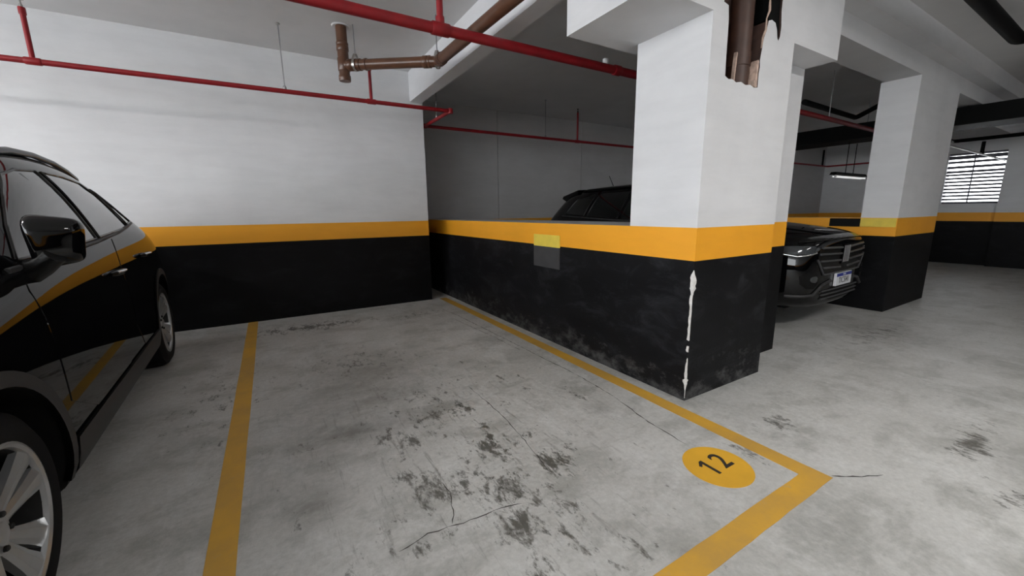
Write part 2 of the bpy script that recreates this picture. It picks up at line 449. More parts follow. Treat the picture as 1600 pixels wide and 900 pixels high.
tag(link('pillar', bm, BAND), 'recessed pilaster against the right side of the broken pillar', 'pillar', kind='structure')
# pillar head and beams
bm = bmesh.new()
add_box(bm, 1.713, 2.20, 1.494, 2.153, 2.297, 3.0)
add_box(bm, 3.088, 3.725, 1.494, 2.153, 2.297, 3.0)
add_box(bm, 2.20, 3.088, 2.02, 2.153, 2.297, 3.0)
tag(link('pillar_head', bm, 'white'), 'wide white beam head on top of the broken pillar', 'beam', kind='structure')
tag(box('beam', 1.729, 1.883, 2.153, 5.40, 2.642, 3.0, 'white'), 'slim white ceiling beam above the low partition', 'beam', kind='structure')
bm = bmesh.new()
add_box(bm, 3.725, 13.0, 1.67, 1.977, 2.618, 3.0)
add_box(bm, 3.725, 13.0, 1.52, 1.67, 2.80, 3.0)
tag(link('beam', bm, 'white'), 'stepped white beam running from the pillar head along the aisle', 'beam', kind='structure')
bm = bmesh.new(); banded(bm, 6.15, 7.556, 1.67, 2.008, 2.618, 0.895, 1.105)
tag(link('pillar', bm, BAND), 'white pillar with ochre band beside the parked car with plate', 'pillar', kind='structure')
# far right wall with a louvred window
bm = bmesh.new()
banded(bm, 12.75, 13.0, 2.80, 5.08, 3.0, 0.913, 1.094)
banded(bm, 12.75, 13.0, -7.0, 1.95, 3.0, 0.913, 1.094)
banded(bm, 12.75, 13.0, 1.95, 2.80, 1.28, 0.913, 1.094)
add_box(bm, 12.75, 13.0, 1.95, 2.80, 2.33, 3.0, 0, 2)
tag(link('wall_right', bm, BAND), 'far white wall with dim ochre band and black base', 'wall', kind='structure')
bm = bmesh.new(); banded(bm, 12.60, 12.75, 0.6, 1.96, 3.0, 0.913, 1.094)
tag(link('pillar', bm, BAND), 'shallow pilaster beside the louvred window', 'pillar', kind='structure')
wn = box('window_1', 12.80, 12.86, 1.93, 2.82, 2.29, 2.35, 'slat')
tag(wn, 'bright louvred window with horizontal slats in the far wall', 'window', kind='structure')
for z, h in ((2.245, 0.075), (2.15, 0.05), (2.045, 0.055), (1.95, 0.05)):
    box('louvre_slat', 12.80, 12.83, 1.95, 2.80, z - h / 2, z + h / 2, 'slat', wn)
for i in range(9):
    z = 1.885 - i * 0.073
    box('louvre_slat', 12.80, 12.84, 1.95, 2.80, z - 0.021, z + 0.021, 'slat', wn)
box('mullion', 12.845, 12.865, 2.42, 2.44, 1.28, 2.30, 'slat', wn)
box('window_sill', 12.735, 12.80, 1.93, 2.82, 1.265, 1.28, 'white', wn)

# ------------------------------------------------------------------ floor paint
def stripe(label, x0, x1, y0, y1):
    nseg = 24
    bm = bmesh.new()
    lx = (x1 - x0) > (y1 - y0)
    A, B = [], []
    for i in range(nseg + 1):
        t = i / nseg
        j = lambda: random.uniform(-0.0015, 0.0015)
        if lx:
            x = x0 + (x1 - x0) * t
            A.append((x, y0 + j())); B.append((x, y1 + j()))
        else:
            y = y0 + (y1 - y0) * t
            A.append((x1 + j(), y)); B.append((x0 + j(), y))
    prism(bm, A + B[::-1], 0.0, 0.0018, 'z')
    tag(link('painted_line', bm, 'line'), label, 'floor marking', 'yellow bay lines on the floor')
stripe('yellow floor line between the parked car and the empty bay', -0.329, -0.232, -0.6, 5.398)
stripe('yellow floor line along the low black partition', 2.008, 2.108, 0.742, 5.396)
stripe('yellow floor line across the mouth of the empty bay', -0.232, 2.108, 0.646, 0.7419)
dc = empty('bay_number', (1.744, 0.98, 0))
tag(dc, 'round yellow floor marking with the number 12', 'floor marking')
bm = bmesh.new(); add_lathe(bm, [(0.158, 0.0), (0.158, 0.0018)], 64); link('disc', bm, 'disc', dc)
text_mesh('digit', '2', 0.155, 'stencil', dc, Matrix.Translation((0.050, 0.012, 0.0024)), 0.0006, 0.0015)
bm = bmesh.new()
prism(bm, [(a - 0.044, b + 0.012) for a, b in ((0.010, -0.055), (0.010, 0.055), (-0.007, 0.055), (-0.036, 0.031), (-0.029, 0.019), (-0.007, 0.034), (-0.007, -0.055))], 0.0019, 0.003, 'z')
link('digit', bm, 'stencil', dc)
# hairline cracks and dark drag marks on the concrete
def floor_ribbon(name, pts, w, mat):
    P = [Vector((*p, 0)) for p in pts]
    Q = []
    for a, b in zip(P, P[1:]):
        n = max(2, int((b - a).length / 0.03))
        Q += [a.lerp(b, i / n) for i in range(n)]
    Q.append(P[-1])
    bm = bmesh.new()
    prev = None
    for i, p in enumerate(Q):
        t = (Q[min(i + 1, len(Q) - 1)] - Q[max(i - 1, 0)]).normalized()
        s = Vector((-t.y, t.x, 0))
        ww = w * random.uniform(0.15, 1.0) * (0.2 if i in (0, len(Q) - 1) else 1)
        o = s * random.uniform(-1, 1) * 0.004
        cur = (bm.verts.new(p + o + s * ww / 2 + Vector((0, 0, 0.0009))), bm.verts.new(p + o - s * ww / 2 + Vector((0, 0, 0.0009))))
        if prev: bm.faces.new((prev[0], prev[1], cur[1], cur[0]))
        prev = cur
    return link(name, bm, mat, fl)
M['crack'] = plain('crack_dark', (0.055, 0.05, 0.045, 1), 0.9, var=0.3, scale=30)
floor_ribbon('crack', [(1.80, 4.75), (1.836, 4.4), (1.86, 3.5), (1.874, 2.8), (1.887, 2.2), (1.86, 1.78), (1.79, 1.44), (1.775, 1.16)], 0.009, 'crack')
floor_ribbon('crack', [(1.74, 4.2), (1.80, 3.4), (1.82, 2.9)], 0.006, 'crack')
floor_ribbon('crack', [(1.10, 2.45), (1.10, 1.95), (1.06, 1.6), (1.02, 1.35)], 0.005, 'crack')
floor_ribbon('crack', [(0.28, 1.30), (0.40, 1.325), (0.48, 1.315), (0.60, 1.295), (0.68, 1.30), (0.80, 1.27)], 0.006, 'crack')
floor_ribbon('crack', [(0.55, 1.60), (0.565, 1.50), (0.54, 1.42), (0.525, 1.36), (0.50, 1.32)], 0.007, 'crack')
floor_ribbon('crack', [(2.12, 0.655), (2.20, 0.60), (2.33, 0.53)], 0.010, 'crack')

# ------------------------------------------------------------------ things on walls
pq = empty('cover_plate', (2.2, 3.02, 0.71))
tag(pq, 'square cover plate, pale yellow above dark grey, on the low partition', 'plate')
box('upper_half', -0.012, -0.0005, -0.20, 0.205, 0.195, 0.305, 'paleyellow', pq, 0.002)
box('lower_half', -0.012, -0.0005, -0.20, 0.205, 0.0, 0.195, 'greypanel', pq, 0.002)
gd = empty('corner_guard', (6.15, 2.0, 1.0))
tag(gd, 'black and pale yellow foam guard strip on the ochre pillar edge', 'guard strip')
box('black_section', -0.02, -0.0005, 0.002, 0.315, 0, 0.098, 'rubber', gd, 0.004)
box('yellow_section', -0.02, -0.0005, -0.325, 0.002, 0, 0.10, 'paleyellow', gd, 0.004)

# ------------------------------------------------------------------ pipes
def bend(pts, r, n=6):
    """round the corners of a polyline with radius r"""
    P = [Vector(p) for p in pts]
    out = [P[0]]
    for a, b, c in zip(P, P[1:], P[2:]):
        u, v = (a - b).normalized(), (c - b).normalized()
        for i in range(n + 1):
            t = i / n
            out.append((b + u * r) * (1 - t) ** 2 + b * 2 * t * (1 - t) + (b + v * r) * t * t)
    out.append(P[-1])
    return out
def collar(root, p, axis, r, l, mat):
    bm = bmesh.new()
    add_lathe(bm, [(r * 0.93, -l / 2), (r, -l / 2 + 0.006), (r, l / 2 - 0.006), (r * 0.93, l / 2)], 20, axis, p)
    return link('fitting', bm, mat, root, True, 40)
RA = empty('sprinkler_pipe', (0, 4.68, 2.40))
tag(RA, 'thin red sprinkler pipe along the white back wall, turning over the partition', 'pipe')
def rel(root, pts): return [Vector(p) - root.location for p in pts]
def ptube(root, name, pts, r, mat, seg=14):
    return tube(name, rel(root, pts), r, mat, root, seg)
ptube(RA, 'pipe_run', bend([(-4.5, 4.68, 2.375), (1.985, 4.68, 2.41), (1.995, 5.62, 2.41), (6.8, 5.62, 2.41)], 0.04), 0.0215, 'red')
for x in (-1.40, 1.08):
    ptube(RA, 'riser', [(x, 4.68, 2.395), (x, 4.68, 2.75)], 0.016, 'red')
    collar(RA, rel(RA, [(x, 4.68, 2.375 + 0.0054 * (x + 4.5))])[0], 'x', 0.027, 0.09, 'red')
    collar(RA, rel(RA, [(x, 4.68, 2.735)])[0], 'z', 0.021, 0.05, 'red')
    bm = bmesh.new(); add_lathe(bm, [(0.010, 0), (0.012, 0.02), (0.006, 0.03), (0.006, 0.05), (0.020, 0.055), (0.020, 0.06)], 12, 'z', rel(RA, [(x, 4.68, 2.755)])[0])
    link('sprinkler_head', bm, 'bandsteel', RA, True, 40)
ptube(RA, 'riser', [(4.73, 5.62, 2.41), (4.73, 5.62, 2.88)], 0.016, 'red')
collar(RA, rel(RA, [(4.73, 5.62, 2.41)])[0], 'x', 0.027, 0.09, 'red')
collar(RA, rel(RA, [(1.985, 4.68, 2.41)])[0], 'z', 0.030, 0.055, 'red')
collar(RA, rel(RA, [(1.995, 5.62, 2.41)])[0], 'z', 0.030, 0.055, 'red')
bm = bmesh.new(); add_lathe(bm, [(0.010, 0), (0.012, 0.02), (0.006, 0.03), (0.006, 0.05), (0.016, 0.055), (0.016, 0.06)], 12, 'z', rel(RA, [(4.73, 5.62, 2.88)])[0])
link('sprinkler_head', bm, 'blackpipe', RA, True, 40)
for x, y, z in ((0.27, 4.68, 2.425), (4.05, 5.62, 2.435), (1.99, 5.14, 2.435)):
    tube('hanger_rod', rel(RA, [(x, y, z), (x, y, 3.0)]), 0.0055, 'steel', RA, 6)
    bm = bmesh.new(); add_lathe(bm, [(0.010, -0.012), (0.016, 0), (0.016, 0.015), (0.007, 0.03)], 10, 'z', rel(RA, [(x, y, z)])[0])
    link('hanger_nut', bm, 'steel', RA, True, 40)
    bm = bmesh.new(); add_lathe(bm, [(0.018, 0), (0.018, 0.012)], 10, 'z', rel(RA, [(x, y, 2.987)])[0])
    link('anchor', bm, 'bandsteel', RA)
RB = empty('sprinkler_main', (1.2, 2.86, 2.48))
tag(RB, 'thick red sprinkler main crossing under the slim beam to the pillar', 'pipe')
ptube(RB, 'pipe_run', [(-6.4, 2.865, 2.48), (3.3, 2.865, 2.48)], 0.036, 'red', 18)
ptube(RB, 'riser', [(1.165, 2.865, 2.48), (1.165, 2.865, 2.97)], 0.023, 'red')
collar(RB, rel(RB, [(1.165, 2.865, 2.48)])[0], 'x', 0.043, 0.13, 'red')
collar(RB, rel(RB, [(1.165, 2.865, 2.53)])[0], 'z', 0.030, 0.06, 'red')
collar(RB, rel(RB, [(2.86, 2.865, 2.48)])[0], 'x', 0.043, 0.08, 'red')
bm = bmesh.new(); add_lathe(bm, [(0.024, 0.02), (0.028, 0.05), (0.028, 0.065), (0.015, 0.072)], 12, 'z', rel(RB, [(2.72, 2.865, 2.485)])[0])
link('white_plug', bm, 'lampwhite', RB, True, 40)
BR = empty('drain_pipe', (0.79, 4.453, 2.50))
tag(BR, 'brown plastic drain pipe dropping from the ceiling and elbowing under it', 'pipe')
ptube(BR, 'drop_pipe', [(0.79, 4.453, 2.53), (0.79, 4.453, 3.0)], 0.050, 'brown', 22)
for z0, l in ((2.535, 0.05), (2.655, 0.12), (2.80, 0.05), (2.84, 0.03)):
    collar(BR, rel(BR, [(0.79, 4.453, z0)])[0], 'z', 0.056, l, 'brown')
bm = bmesh.new(); add_lathe(bm, [(0.02, 2.998), (0.075, 2.99), (0.085, 2.999)], 24, 'z', rel(BR, [(0.79, 4.453, 0)])[0]); link('ceiling_collar', bm, 'white', BR, True, 40)
bm = bmesh.new(); add_lathe(bm, [(0.053, 2.506), (0.055, 2.515), (0.055, 2.54)], 22, 'z', rel(BR, [(0.79, 4.453, 0)])[0]); link('end_cap', bm, 'brown', BR, True, 40)
ptube(BR, 'branch_pipe', bend([(0.79, 4.453, 2.65), (1.50, 3.77, 2.60), (1.56, 1.0, 2.60)], 0.05), 0.047, 'brown', 22)
def ring_at(root, p, d, r, w, mat, name='fitting'):
    d = Vector(d).normalized()
    bm = bmesh.new()
    add_tube(bm, [p - d * w / 2, p - d * w * 0.42, p + d * w * 0.42, p + d * w / 2], [r * 0.94, r, r, r * 0.94], 22)
    return link(name, bm, mat, root, True, 40)
d1 = Vector((0.71, -0.683, -0.05)).normalized()
o1 = Vector((0, 0, 0.15))
for s, w in ((0.075, 0.05), (0.13, 0.03), (0.175, 0.025), (0.245, 0.02), (0.86, 0.05), (0.90, 0.02)):
    ring_at(BR, o1 + d1 * s, d1, 0.054, w, 'brown')
e1 = Vector((1.50, 3.77, 2.60)) - BR.location
for s in (0.04, 0.065, 0.09):
    ring_at(BR, e1 + Vector((0.02, -1, 0)) * s, (0.02, -1, 0), 0.054, 0.018, 'brown')
for p in ((0.885, 4.362, 2.643), (1.497, 3.79, 2.60)):
    q = Vector(p) - BR.location
    tube('hanger_rod', [q + Vector((0, 0, 0.105)), Vector((q.x, q.y, 0.5))], 0.005, 'steel', BR, 6)
    bm = bmesh.new()
    pts = []
    for i in range(25):
        a = 2 * PI * i / 24
        rr = 0.058 + 0.045 * max(0, math.cos(a)) ** 3
        side = d1.cross(Vector((0, 0, 1))).normalized()
        pts.append(q + side * math.sin(a) * 0.058 + Vector((0, 0, math.cos(a) * rr)))
    va = [bm.verts.new(p_ + d1 * 0.012) for p_ in pts[:-1]]
    vb = [bm.verts.new(p_ - d1 * 0.012) for p_ in pts[:-1]]
    for i in range(24): bm.faces.new((va[i], va[(i + 1) % 24], vb[(i + 1) % 24], vb[i]))
    link('pear_clamp', bm, 'bandsteel', BR, True)
# aisle and far-bay services
t = tube('black_pipe', bend([(3.0, 1.06, 2.80), (6.36, 1.08, 2.80), (6.44, -4.0, 2.80)], 0.08), 0.055, 'blackpipe', None, 18)
tag(t, 'black pipe under the aisle ceiling, elbowing at the corner', 'pipe')
DU = box('air_duct', 8.55, 9.2, -3.0, 5.0, 2.36, 2.60, 'blackpipe', None, 0.01)
tag(DU, 'long black rectangular air duct hung below the far ceiling', 'duct')
for y in (-1.5, 0.5, 3.0, 4.5):
    tube('hanger_rod', [(8.875, y, 2.60), (8.875, y, 3.0)], 0.006, 'steel', DU, 6)
t = empty('sprinkler_pipe', (7.3, 2.64, 2.4))
tag(t, 'dark red sprinkler pipe in the far bay above the second partition', 'pipe')
ptube(t, 'pipe_run', [(4.2, 2.62, 2.40), (8.5, 2.68, 2.40)], 0.03, 'red')
ptube(t, 'hanger_rod', [(6.58, 2.65, 2.40), (6.58, 2.65, 3.0)], 0.006, 'steel', 6)
t = tube('black_pipe', bend([(6.2, 2.80, 2.60), (8.0, 2.86, 2.60), (8.0, 2.30, 2.86)], 0.06), 0.035, 'blackpipe')
tag(t, 'black pipe beside the dark red pipe in the far bay', 'pipe')
t = empty('sprinkler_pipe', (10.4, 4.58, 2.2))
tag(t, 'thin dark sprinkler pipe with a riser before the dim wall block', 'pipe')
ptube(t, 'pipe_run', bend([(8.6, 4.58, 2.2), (11.6, 4.58, 2.2), (11.6, 3.6, 2.2), (12.7, 3.6, 2.2)], 0.05), 0.018, 'red')
ptube(t, 'riser', [(11.35, 4.58, 2.2), (11.35, 4.58, 2.56)], 0.02, 'blackpipe')
ptube(t, 'hanger_rod', [(9.9, 4.58, 2.2), (9.9, 4.58, 3.0)], 0.006, 'steel', 6)
t = empty('conduit', (12.0, 2.34, 2.3))
tag(t, 'thin pale conduit crossing in front of the louvred window', 'pipe')
ptube(t, 'pipe_run', bend([(9.6, 2.346, 2.3), (10.25, 2.346, 2.3), (12.74, 2.0, 2.12)], 0.05), 0.016, 'bandsteel')
ptube(t, 'drop_pipe', [(10.25, 2.346, 2.3), (10.25, 2.346, 2.9)], 0.016, 'blackpipe')
ptube(t, 'drop_pipe', [(11.7, 2.143, 2.195), (11.7, 2.143, 2.42)], 0.028, 'blackpipe')
t = tube('black_pipe', bend([(10.6, 2.60, 2.55), (11.9, 2.60, 2.50), (11.9, 0.2, 2.50)], 0.08), 0.035, 'blackpipe')
tag(t, 'black pipe with an elbow above the louvred window', 'pipe')

# ------------------------------------------------------------------ lamps
def fluorescent(x, y, z, along, power, label, group=None, lit=True, L=1.2):
    r = empty('fluorescent_lamp', (x, y, z), 0 if along == 'x' else PI / 2)
    tag(r, label, 'lamp', group)
    bm = bmesh.new()
    prism(bm, [(-0.06, 0.0), (0.06, 0.0), (0.035, 0.05), (-0.035, 0.05)], -L / 2 - 0.03, L / 2 + 0.03, 'x')
    link('housing', bm, 'lampwhite' if power else 'blackpipe', r)
    for s in (-0.03, 0.03):
        bm = bmesh.new()
        add_tube(bm, [(-L / 2, s, -0.022), (L / 2, s, -0.022)], 0.013, 10)
        link('tube', bm, 'tube' if power else 'tubedim', r, True, 50)
        for e in (-1, 1):
            box('socket', e * (L / 2 + 0.012) - 0.012, e * (L / 2 + 0.012) + 0.012, s - 0.014, s + 0.014, -0.04, 0.002, 'lampwhite', r)
    if power:
        la = bpy.data.lights.new('tube_light', 'AREA')
        la.shape = 'RECTANGLE'; la.size = L; la.size_y = 0.12; la.energy = power
        la.color = (1.0, 0.985, 0.96)
        lo = bpy.data.objects.new('tube_light', la)
        C.objects.link(lo); lo.parent = r; lo.location = (0, 0, -0.05)
    return r
for x, y, a, p in LAMPS:
    lb = {-2.9: 'twin tube lamp on the ceiling above the parked car', 2.5: 'twin tube lamp on the ceiling over the mouth of the empty bay', 5.0: 'twin tube lamp on the aisle ceiling before the broken pillar', 8.3: 'twin tube lamp on the far aisle ceiling'}[x]
    fluorescent(x, y, 2.95, a, p, lb)
FLM = fluorescent(9.0, 3.2, 1.78, 'x', 0, 'dark tube lamp fitting hanging before the far wall')
for s in (-0.4, 0.4): tube('hanger_rod', [(s * 0.4, 0, 0.05), (s * 0.4, 0, 0.57)], 0.006, 'blackpipe', FLM, 6)

# ------------------------------------------------------------------ cars
class Skin:
    """smooth car body surface that panels, glass and trim are laid on"""
    def __init__(self, me):
        me.calc_loop_triangles()
        self.v = [v.co.copy() for v in me.vertices]
        self.n = [Vector(n.vector) for n in me.vertex_normals]
        self.t = [tuple(t.vertices) for t in me.loop_triangles]
        self.b = BVHTree.FromPolygons(self.v, self.t)
    def cast(self, p, axis):
        o, d = {'x+': ((5, p[0], p[1]), (-1, 0, 0)), 'x-': ((-5, p[0], p[1]), (1, 0, 0)),
                'f': ((p[0], -5, p[1]), (0, 1, 0)), 'r': ((p[0], 9, p[1]), (0, -1, 0)), 't': ((p[0], p[1], 5), (0, 0, -1))}[axis]
        loc, nn, idx, _ = self.b.ray_cast(Vector(o), Vector(d))
        if loc is None:
            loc, nn, idx, _ = self.b.find_nearest(Vector({'x+': (0.85, p[0], p[1]), 'x-': (-0.85, p[0], p[1]), 'f': (p[0], -0.7, p[1]), 'r': (p[0], 3.2, p[1]), 't': (p[0], p[1], 1.2)}[axis]))
        a, b, c = (self.v[i] for i in self.t[idx])
        na, nb, nc = (self.n[i] for i in self.t[idx])
        e0, e1, e2 = b - a, c - a, loc - a
        d00, d01, d11, d20, d21 = e0.dot(e0), e0.dot(e1), e1.dot(e1), e2.dot(e0), e2.dot(e1)
        den = d00 * d11 - d01 * d01 or 1e-9
        v = (d11 * d20 - d01 * d21) / den; w = (d00 * d21 - d01 * d20) / den
        return loc, (na * (1 - v - w) + nb * v + nc * w).normalized()
def densify(poly, step):
    out = []
    for i, a in enumerate(poly):
        b = poly[(i + 1) % len(poly)]
        n = max(1, int(math.hypot(b[0] - a[0], b[1] - a[1]) / step))
        out += [(a[0] + (b[0] - a[0]) * k / n, a[1] + (b[1] - a[1]) * k / n) for k in range(n)]
    return out
def inside(p, poly):
    c = False
    for i in range(len(poly)):
        a, b = poly[i], poly[i - 1]
        if (a[1] > p[1]) != (b[1] > p[1]) and p[0] < (b[0] - a[0]) * (p[1] - a[1]) / (b[1] - a[1]) + a[0]: c = not c
    return c
def smooth_poly(pts, n=2):
    for _ in range(n):
        out = []
        for i, a in enumerate(pts):
            b = pts[(i + 1) % len(pts)]
            out += [(a[0] * 0.75 + b[0] * 0.25, a[1] * 0.75 + b[1] * 0.25), (a[0] * 0.25 + b[0] * 0.75, a[1] * 0.25 + b[1] * 0.75)]
        pts = out
    return pts
def patch(sk, name, poly, axis, mat, parent, off=0.003, step=0.05, skirt=0.012):
    bd = densify(poly, step)
    xs = [p[0] for p in bd]; ys = [p[1] for p in bd]
    pts = [Vector(p) for p in bd]
    nb = len(bd)
    x = min(xs) + step
    while x < max(xs):
        y = min(ys) + step
        while y < max(ys):
            if inside((x, y), bd) and min((x - p[0]) ** 2 + (y - p[1]) ** 2 for p in bd) > (step * 0.45) ** 2: pts.append(Vector((x, y)))
            y += step
        x += step
    vs, es, fs, ov, _, _ = delaunay_2d_cdt(pts, [(i, (i + 1) % nb) for i in range(nb)], [], 1, 1e-6)
    V, N = [], []
    for p in vs:
        l, n = sk.cast((p[0], p[1]), axis)
        V.append(l + n * off); N.append(n)
    k0 = len(V)
    rim = {i: [j for j in ov[i] if j < nb] for i in range(k0)}
    order = {}
    for i, js in rim.items():
        for j in js: order[j] = i
    ring = [order[j] for j in range(nb) if j in order]
    faces = [tuple(f) for f in fs]
    def fix(f):
        a, b, c = (V[i] for i in f[:3])
        return f if (b - a).cross(c - a).dot(N[f[0]]) > 0 else f[::-1]
    faces = [fix(f) for f in faces]
    for i in ring:
        V.append(V[i] - N[i] * skirt); N.append(N[i])
    m = len(ring)
    for a in range(m):
        b = (a + 1) % m
        faces.append((ring[a], ring[b], k0 + b, k0 + a))
    me = bpy.data.meshes.new(name)
    me.from_pydata([tuple(v) for v in V], [], faces)
    me.validate()
    o = link(name, me, mat, parent, True)
    if len(me.vertices) == len(N): me.normals_split_custom_set_from_vertices([tuple(n) for n in N])
    return o
def strip(sk, name, line, axis, r, mat, parent, off=0.002, seg=6, step=0.03, closed=False):
    pts = line + [line[0]] if closed else line
    Q = []
    for a, b in zip(pts, pts[1:]):
        n = max(1, int(math.hypot(b[0] - a[0], b[1] - a[1]) / step))
        Q += [(a[0] + (b[0] - a[0]) * k / n, a[1] + (b[1] - a[1]) * k / n) for k in range(n)]
    Q.append(pts[-1])
    P = []
    for q in Q:
        l, n = sk.cast(q, axis)
        P.append(l + n * off)
    bm = bmesh.new()
    add_tube(bm, P, r, seg)
    return link(name, bm, mat, parent, True, 60)

def wheel_proto(R=0.35, rim=0.250, w=0.215):
    """tyre with rim, spokes and nuts; outer side towards +x, hub at origin, outer face at x=0"""
    d = {}
    bm = bmesh.new()
    prof = [(rim - 0.005, -0.004), (rim + 0.012, 0.002), (rim + 0.05, 0.004), (R - 0.035, -0.006), (R - 0.010, -0.022), (R, -0.045), (R, -w + 0.045), (R - 0.01, -w + 0.02), (R - 0.04, -w), (rim, -w)]
    add_lathe(bm, prof, 56, 'x')
    for f in [f for f in bm.faces if len(f.verts) > 4]: bm.faces.remove(f)
    for k in (-0.075, -0.108, -0.14):
        add_lathe(bm, [(R + 0.0015, k - 0.013), (R + 0.0015, k + 0.013)], 56, 'x')
    for f in [f for f in bm.faces if len(f.verts) > 4]: bm.faces.remove(f)
    d['tyre'] = bm
    bm = bmesh.new()
    add_lathe(bm, [(rim, -0.002), (rim - 0.008, 0.0), (rim - 0.016, -0.006), (rim - 0.018, -0.02)], 56, 'x')
    for f in [f for f in bm.faces if len(f.verts) > 4]: bm.faces.remove(f)
    d['rim'] = bm
    bm = bmesh.new(); add_lathe(bm, [(rim - 0.017, -0.018), (rim - 0.03, -0.09), (rim - 0.06, -0.092), (0.01, -0.085)], 40, 'x')  # rim barrel and disc in one, coloured dark as shade behind the spokes
    for f in [f for f in bm.faces if len(f.verts) > 4 and f.calc_center_median().x > -0.05]: bm.faces.remove(f); d['brake_disc'] = bm
    bm = bmesh.new(); add_lathe(bm, [(0.075, -0.075), (0.072, -0.045), (0.060, -0.03), (0.034, -0.028), (0.033, -0.022), (0.026, -0.018), (0.002, -0.017)], 28, 'x'); d['hub_cap'] = bm
    # one spoke, pointing +z, tapered with a raised ridge
    bm = bmesh.new()
    sec = []
    for z, hw, xo, th in ((0.040, 0.022, -0.036, 0.035), (0.10, 0.024, -0.028, 0.035), (0.17, 0.032, -0.018, 0.03), (rim - 0.014, 0.046, -0.008, 0.026)):
        sec.append([bm.verts.new(p) for p in ((xo - th, -hw, z), (xo - 0.008, -hw, z), (xo, -hw * 0.35, z), (xo - 0.003, hw * 0.5, z), (xo - 0.010, hw, z), (xo - th, hw, z))])
    for a, b in zip(sec, sec[1:]):
        for i in range(6): bm.faces.new((a[i], a[(i + 1) % 6], b[(i + 1) % 6], b[i]))
    bm.faces.new(sec[0][::-1]); bm.faces.new(sec[-1])
    d['spoke'] = bm
    bm = bmesh.new(); add_lathe(bm, [(0.009, -0.04), (0.009, -0.022), (0.006, -0.019)], 8, 'x'); d['lug_nut'] = bm
    out = {}
    for k, b in d.items():
        bmesh.ops.recalc_face_normals(b, faces=b.faces)
        me = bpy.data.meshes.new(k); b.to_mesh(me); b.free()
        me.materials.append(M[{'tyre': 'tyre', 'rim': 'alloy', 'brake_disc': 'alloy_dark', 'hub_cap': 'alloy', 'spoke': 'alloy', 'lug_nut': 'alloy_dark'}[k]])
        me.polygons.foreach_set('use_smooth', [True] * len(me.polygons)); me.set_sharp_from_angle(angle=math.radians(12 if k == 'spoke' else 30))
        out[k] = me
    return out
WH = wheel_proto()
def wheel(car, x, y, side, spin=0.0, R=0.35):
    def put(name, me, par, mx):
        o = bpy.data.objects.new(name, me); C.objects.link(o); o.parent = par; o.matrix_local = mx; return o
    flip = Matrix.Rotation(0 if side > 0 else PI, 4, 'Z')
    t = put('wheel', WH['tyre'], car, Matrix.Translation((x, y, R)) @ flip)
    for k in ('rim', 'brake_disc', 'hub_cap'): put(k, WH[k], t, Matrix.Identity(4))
    for i in range(5):
        for dd in (-0.23, 0.23):
            put('spoke', WH['spoke'], t, Matrix.Rotation(spin + 2 * PI * i / 5 + dd, 4, 'X'))
        put('lug_nut', WH['lug_nut'], t, Matrix.Rotation(spin + 2 * PI * i / 5 + PI / 5, 4, 'X') @ Matrix.Translation((0, 0, 0.052)))
    return t

def body_mesh(name, st, car, hubs, Rw):
    """st: stations (s, [(x,z) x9]) from bottom centre to top centre; returns body object and Skin"""
    bm = bmesh.new()
    rings = []
    for s, pr in st:
        h = [bm.verts.new((x, s, z)) for x, z in pr]
        mir = [bm.verts.new((-x, s, z)) for x, z in pr[1:-1]]
        rings.append(h + mir[::-1])
    n = len(rings[0])
    for a, b in zip(rings, rings[1:]):
        for i in range(n): bm.faces.new((a[i], a[(i + 1) % n], b[(i + 1) % n], b[i]))
    for rg in (rings[0], rings[-1]):
        # cap: quads between left and right halves
        h = (n - 2) // 2
        L = rg[1:h + 1]; Rr = rg[:h + 1:-1]
        bm.faces.new((rg[0], L[0], Rr[0]))
        for i in range(h - 1): bm.faces.new((L[i], L[i + 1], Rr[i + 1], Rr[i]))
        bm.faces.new((L[-1], rg[h + 1], Rr[-1]))
    o = link(name, bm, ['paint', 'rubber'], car, True)
    md = o.modifiers.new('s', 'SUBSURF'); md.levels = 3; md.render_levels = 3
    bpy.context.view_layer.update()
    dg = bpy.context.evaluated_depsgraph_get()
    me = bpy.data.meshes.new_from_object(o.evaluated_get(dg))
    o.modifiers.clear(); o.data = me
    sk = Skin(me)
    cutters = []
    for y in hubs:
        for sd in (-1, 1):
            b = bmesh.new()
            add_lathe(b, [(Rw + 0.062, sd * 0.56), (Rw + 0.062, sd * 1.2)], 64, 'x', (0, y, Rw), 1)
            cutters.append(link('cutter', b, ['paint', 'rubber']))
            cutters[-1].matrix_world = car.matrix_world
    bpy.context.view_layer.update()
    for c in cutters: c.matrix_world = car.matrix_world
    boolean_apply(o, cutters)
    o.data.polygons.foreach_set('use_smooth', [True] * len(o.data.polygons))
    o.data.set_sharp_from_angle(angle=math.radians(38))
    return o, sk

